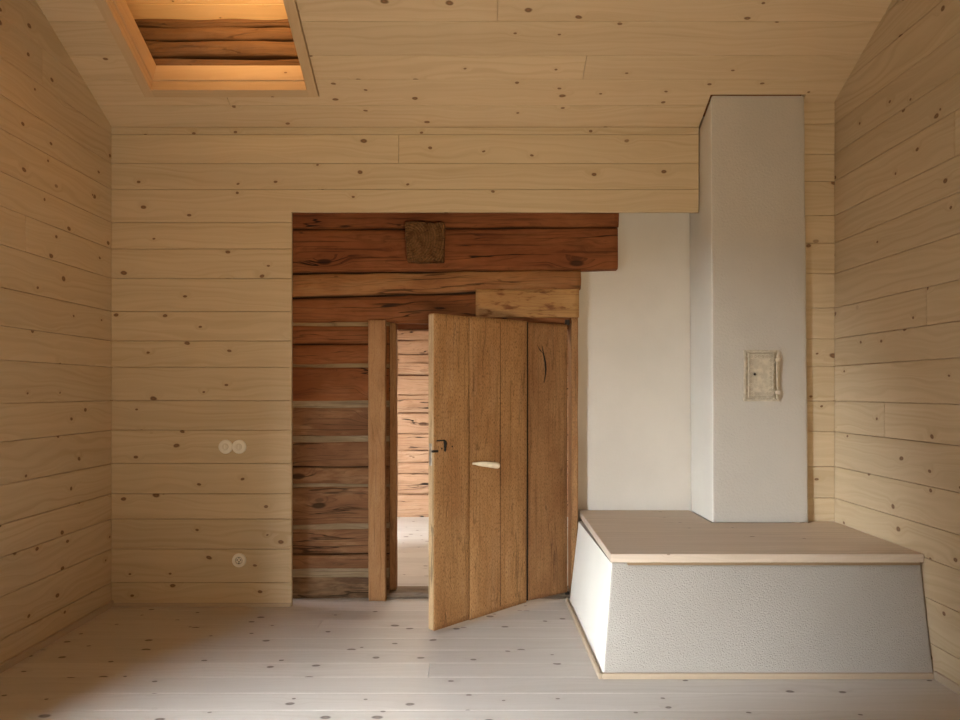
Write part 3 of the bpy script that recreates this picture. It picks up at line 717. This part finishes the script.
# masonry bench plinth and wooden top
ZB = 0.5016
pl = rough_block('bench_plinth', (.527, 1.9125, 3.334, 4.530), (.580, 1.9125, 3.434, 4.530), 0.0, ZB - .0425, 'plaster_rough', rad=.014, amp=.0012,
                 label='white rough-plastered masonry plinth below the wooden bench top', cat='plinth')
bm = bmesh.new()
poly = [(.5745, 3.409), (1.909, 3.409), (1.909, 4.266), (1.768, 4.266), (1.768, 4.222), (1.244, 4.222), (1.244, 4.671), (.602, 4.671)]
vs = [bm.verts.new((x, y, ZB - .036)) for x, y in poly]; f = bm.faces.new(vs)
r = bmesh.ops.extrude_face_region(bm, geom=[f])
for g in r['geom']:
    if isinstance(g, bmesh.types.BMVert): g.co.z = ZB
bmesh.ops.recalc_face_normals(bm, faces=bm.faces[:])
bmesh.ops.bevel(bm, geom=bm.edges[:], offset=.002, segments=2, affect='EDGES')
set_uv(bm, X_, Y_, Z_, .62)
bt = empty('seat_board', (1.2, 3.9, ZB - .036)); tag(bt, 'pale wooden slab bench seat lying on the white plinth around the chimney', 'bench seat')
o = bm_obj('slab', bm, M['pine_bench'], bt); o.location = (-1.2, -3.9, -(ZB - .036))
o = wood_box('batten', (wx(627.5, 3.42), 1.894, 3.4105, 3.432, ZB - .0475, ZB - .0363), M['batten'], bt, axis='X', bev=.001); o.location = (-1.2, -3.9, -(ZB - .036))
pl.data.materials.append(lit_flank)
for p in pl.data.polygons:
    if p.normal.x < -0.75: p.material_index = 1  # left flank of the plinth coloured brighter, as if lit
# trim round the foot of the plinth
S(wood_box('trim_1', (.523, 1.900, 3.318, 3.332, 0.0005, 0.025), M['pine_trim'], axis='X'))
S(wood_box('trim_2', (.508, .522, 3.318, 4.535, 0.0005, 0.025), M['pine_trim'], axis='Y'))

# ------------------------------------------------------------------ switch and socket
sw = empty('light_switch', (wx(232.5, YP), YP, wz(446.7, YP))); tag(sw, 'double round white light switch on the pale panelling', 'light switch')
for dx in (-.0375, .0375):
    lathe('cover', [(0, .010), (.022, .010), (.0225, .0115), (.0285, .0115), (.029, .010), (.036, .009), (.0385, .006), (.0395, 0)], M['porcelain'], sw, (dx, 0, 0))
    lathe('rocker', [(0, .0165), (.010, .0160), (.017, .0135), (.0185, .0100)], M['porcelain_in'], sw, (dx, 0, 0))
    bm = bmesh.new(); box_bm(bm, dx - .0022, dx + .0022, -.0195, -.012, -.012, .012, bev=.001); bm_obj('toggle_ridge', bm, M['porcelain'], sw)
so = empty('wall_socket', (wx(239.2, YP), YP, wz(560.2, YP))); tag(so, 'single round white power socket low on the pale panelling', 'socket')
lathe('cover', [(.0205, .004), (.0215, .011), (.030, .0105), (.036, .009), (.0385, .006), (.0395, 0)], M['porcelain'], so)
lathe('insert', [(0, .0045), (.0190, .0045), (.0205, .006)], M['porcelain_in'], so)
lathe('shadow_ring', [(.0185, .0049), (.0205, .0052)], M['black'], so)
for dx, dz2 in ((-.0095, 0.002), (.0095, 0.002), (0, -.0075)):
    lathe('pin_hole', [(0, .0053), (.0032, .0053), (.0032, .003)], M['black'], so, (dx, 0, dz2), steps=14)
for zz in (.0145, -.0155):
    bm = bmesh.new(); box_bm(bm, -.003, .003, -.0075, -.004, zz - .002, zz + .002, bev=.0006); bm_obj('earth_clip', bm, M['iron_dark'], so)

# ------------------------------------------------------------------ hall beyond the doorway
YH = 7.60
yh = [4.80]
while yh[-1] < YH: yh.append(min(YH, yh[-1] + random.choice((.17, .185, .2))))
S(planks('floor_hall', (0, 0, 0.0), X_, Y_, (0, 0, 1), yh, -2.6, 2.0, M['pine_floor'], bev=.0014, gap=.0006))
hw = S(empty('wall_hall', (0, YH, 0)))
zh = [-.02, .214, .409, .518, .630, .79, .988, 1.159, 1.349, 1.463, 1.548, 1.68, 1.777, 1.95, 2.15, 2.32]
for k in range(len(zh) - 1):
    hewn('log', M['hall_log'], X_, Z_, (0, -1, 0), 4.6, zh[k] + .003, zh[k + 1] - .003, .12, hw, (-2.6, random.uniform(-.004, .004), 0), seed=.05 + k * .061, wob=.010, face=.006, r=.012, bulge=.004)
wood_box('backing', (-2.6, 2.0, .10, .14, 0, 2.32), M['log_dark'], hw, bev=0)
HW = (4.95, 5.6, .5, 1.7)
S(planks('wall_hall_left', (-2.6, 0, 0), Y_, Z_, (1, 0, 0), [0, .2, .4, .7, .9, 1.1, 1.3, 1.5, 1.7, 1.9, 2.1, 2.32], 4.80, YH, M['hall_log'], holes=[HW]))
S(planks('wall_hall_right', (2.0, 0, 0), Y_, Z_, (-1, 0, 0), [0, .2, .4, .6, .8, 1.0, 1.2, 1.5, 1.7, 1.9, 2.1, 2.32], 4.80, YH, M['hall_log']))
S(planks('ceiling_hall', (0, 0, 2.32), X_, Y_, (0, 0, -1), [4.80, 5.2, 5.6, 6.0, 6.4, 6.8, 7.2, 7.62], -2.62, 2.02, M['pine_ceiling']))
# hall side of the wall beside the doorway
S(wood_box('wall_hall_front', (0.62, 2.0, 4.80, 4.84, 0, 2.32), M['hall_log'], axis='X', bev=0))
S(wood_box('wall_hall_front', (-2.6, -0.56, 4.81, 4.84, 0, 2.32), M['hall_log'], axis='X', bev=0))

# ground outside
bm = bmesh.new(); bmesh.ops.create_grid(bm, x_segments=2, y_segments=2, size=40)
for v in bm.verts: v.co.z = -0.9
S(bm_obj('ground', bm, M['ground']))

# ------------------------------------------------------------------ light
w = bpy.data.worlds.new('Sky'); scn.world = w; w.use_nodes = True
nt = w.node_tree; nt.nodes.clear()
wo = nt.nodes.new('ShaderNodeOutputWorld'); bg = nt.nodes.new('ShaderNodeBackground')
tc = nt.nodes.new('ShaderNodeTexCoord'); sp = nt.nodes.new('ShaderNodeSeparateXYZ'); cr = nt.nodes.new('ShaderNodeValToRGB')
nt.links.new(tc.outputs['Generated'], sp.inputs[0]); nt.links.new(sp.outputs[2], cr.inputs[0])
cr.color_ramp.elements[0].position = 0.0; cr.color_ramp.elements[0].color = (1.0, 0.97, 0.92, 1)
cr.color_ramp.elements[1].position = 0.8; cr.color_ramp.elements[1].color = (0.72, 0.83, 1.0, 1)
nt.links.new(cr.outputs[0], bg.inputs[0]); bg.inputs[1].default_value = 8
nt.links.new(bg.outputs[0], wo.inputs[0])

def area(name, loc, direction, sx, sy, energy=0.0, colr=(1, 1, 1), portal=False, spread=None):
    ld = bpy.data.lights.new(name, 'AREA'); ld.shape = 'RECTANGLE'; ld.size = sx; ld.size_y = sy
    ld.energy = energy; ld.color = colr
    if spread: ld.spread = spread
    o = bpy.data.objects.new(name, ld); col.objects.link(o); o.location = loc
    o.rotation_euler = Vector(direction).to_track_quat('-Z', 'Y').to_euler()
    if portal: ld.cycles.is_portal = True
    return o
for y0, y1, z0, z1 in (WIN,):
    area('daylight_window_left', (XL - WT + .01, (y0 + y1) / 2, (z0 + z1) / 2), (1, 0, 0), y1 - y0, z1 - z0, portal=True)
sl = bpy.data.lights.new('hazy_sun', 'SUN'); sl.energy = 60; sl.angle = math.radians(50); sl.color = (0.90, 0.96, 1.0)
so_ = bpy.data.objects.new('hazy_sun', sl); col.objects.link(so_)
az, el = math.radians(37), math.radians(18)
so_.rotation_euler = Vector((math.sin(az) * math.cos(el), math.cos(az) * math.cos(el), -math.sin(el))).to_track_quat('-Z', 'Y').to_euler()
area('rear_fill_light', (.6, YR + .15, .32), (-.14, 1, .42), 1.3, .4, energy=20.0, colr=(1.0, .79, .51), spread=math.radians(72))  # added warm fill behind the viewer, no fixture there
area('hall_fill_light', (-.3, 6.0, 2.28), (0, 0, -1), .5, .5, energy=32.0, colr=(1.0, .83, .62))  # fill added to brighten the hall floor, no known fixture
area('daylight_hall', (-2.66, (HW[0] + HW[1]) / 2, (HW[2] + HW[3]) / 2), (1, 0, 0), HW[1] - HW[0], HW[3] - HW[2], portal=True)
area('loft_lamp', (-1.15, 3.22, 3.46), (0, 1, .10), .35, .35, energy=10.5, colr=(1.0, .64, .31), spread=math.radians(86))

# ------------------------------------------------------------------ camera
cd = bpy.data.cameras.new('Camera'); cam = bpy.data.objects.new('Camera', cd); col.objects.link(cam)
cam.location = (0, 0, H); cam.rotation_euler = (math.pi / 2, 0, 0)
cd.sensor_width = 36.0; cd.sensor_fit = 'HORIZONTAL'; cd.lens = F / 960 * 36
cd.shift_x = (480 - CX) / 960; cd.shift_y = (CY - 360) / 960
cd.clip_start = 0.02
scn.camera = cam
vs_ = scn.view_settings
vs_.view_transform = 'Standard'; vs_.look = 'None'; vs_.exposure = 0.0; vs_.gamma = 1.0; vs_.use_curve_mapping = False
scn.cycles.use_denoising = True
scn.cycles.max_bounces = 10; scn.cycles.diffuse_bounces = 7; scn.cycles.sample_clamp_indirect = 8.0
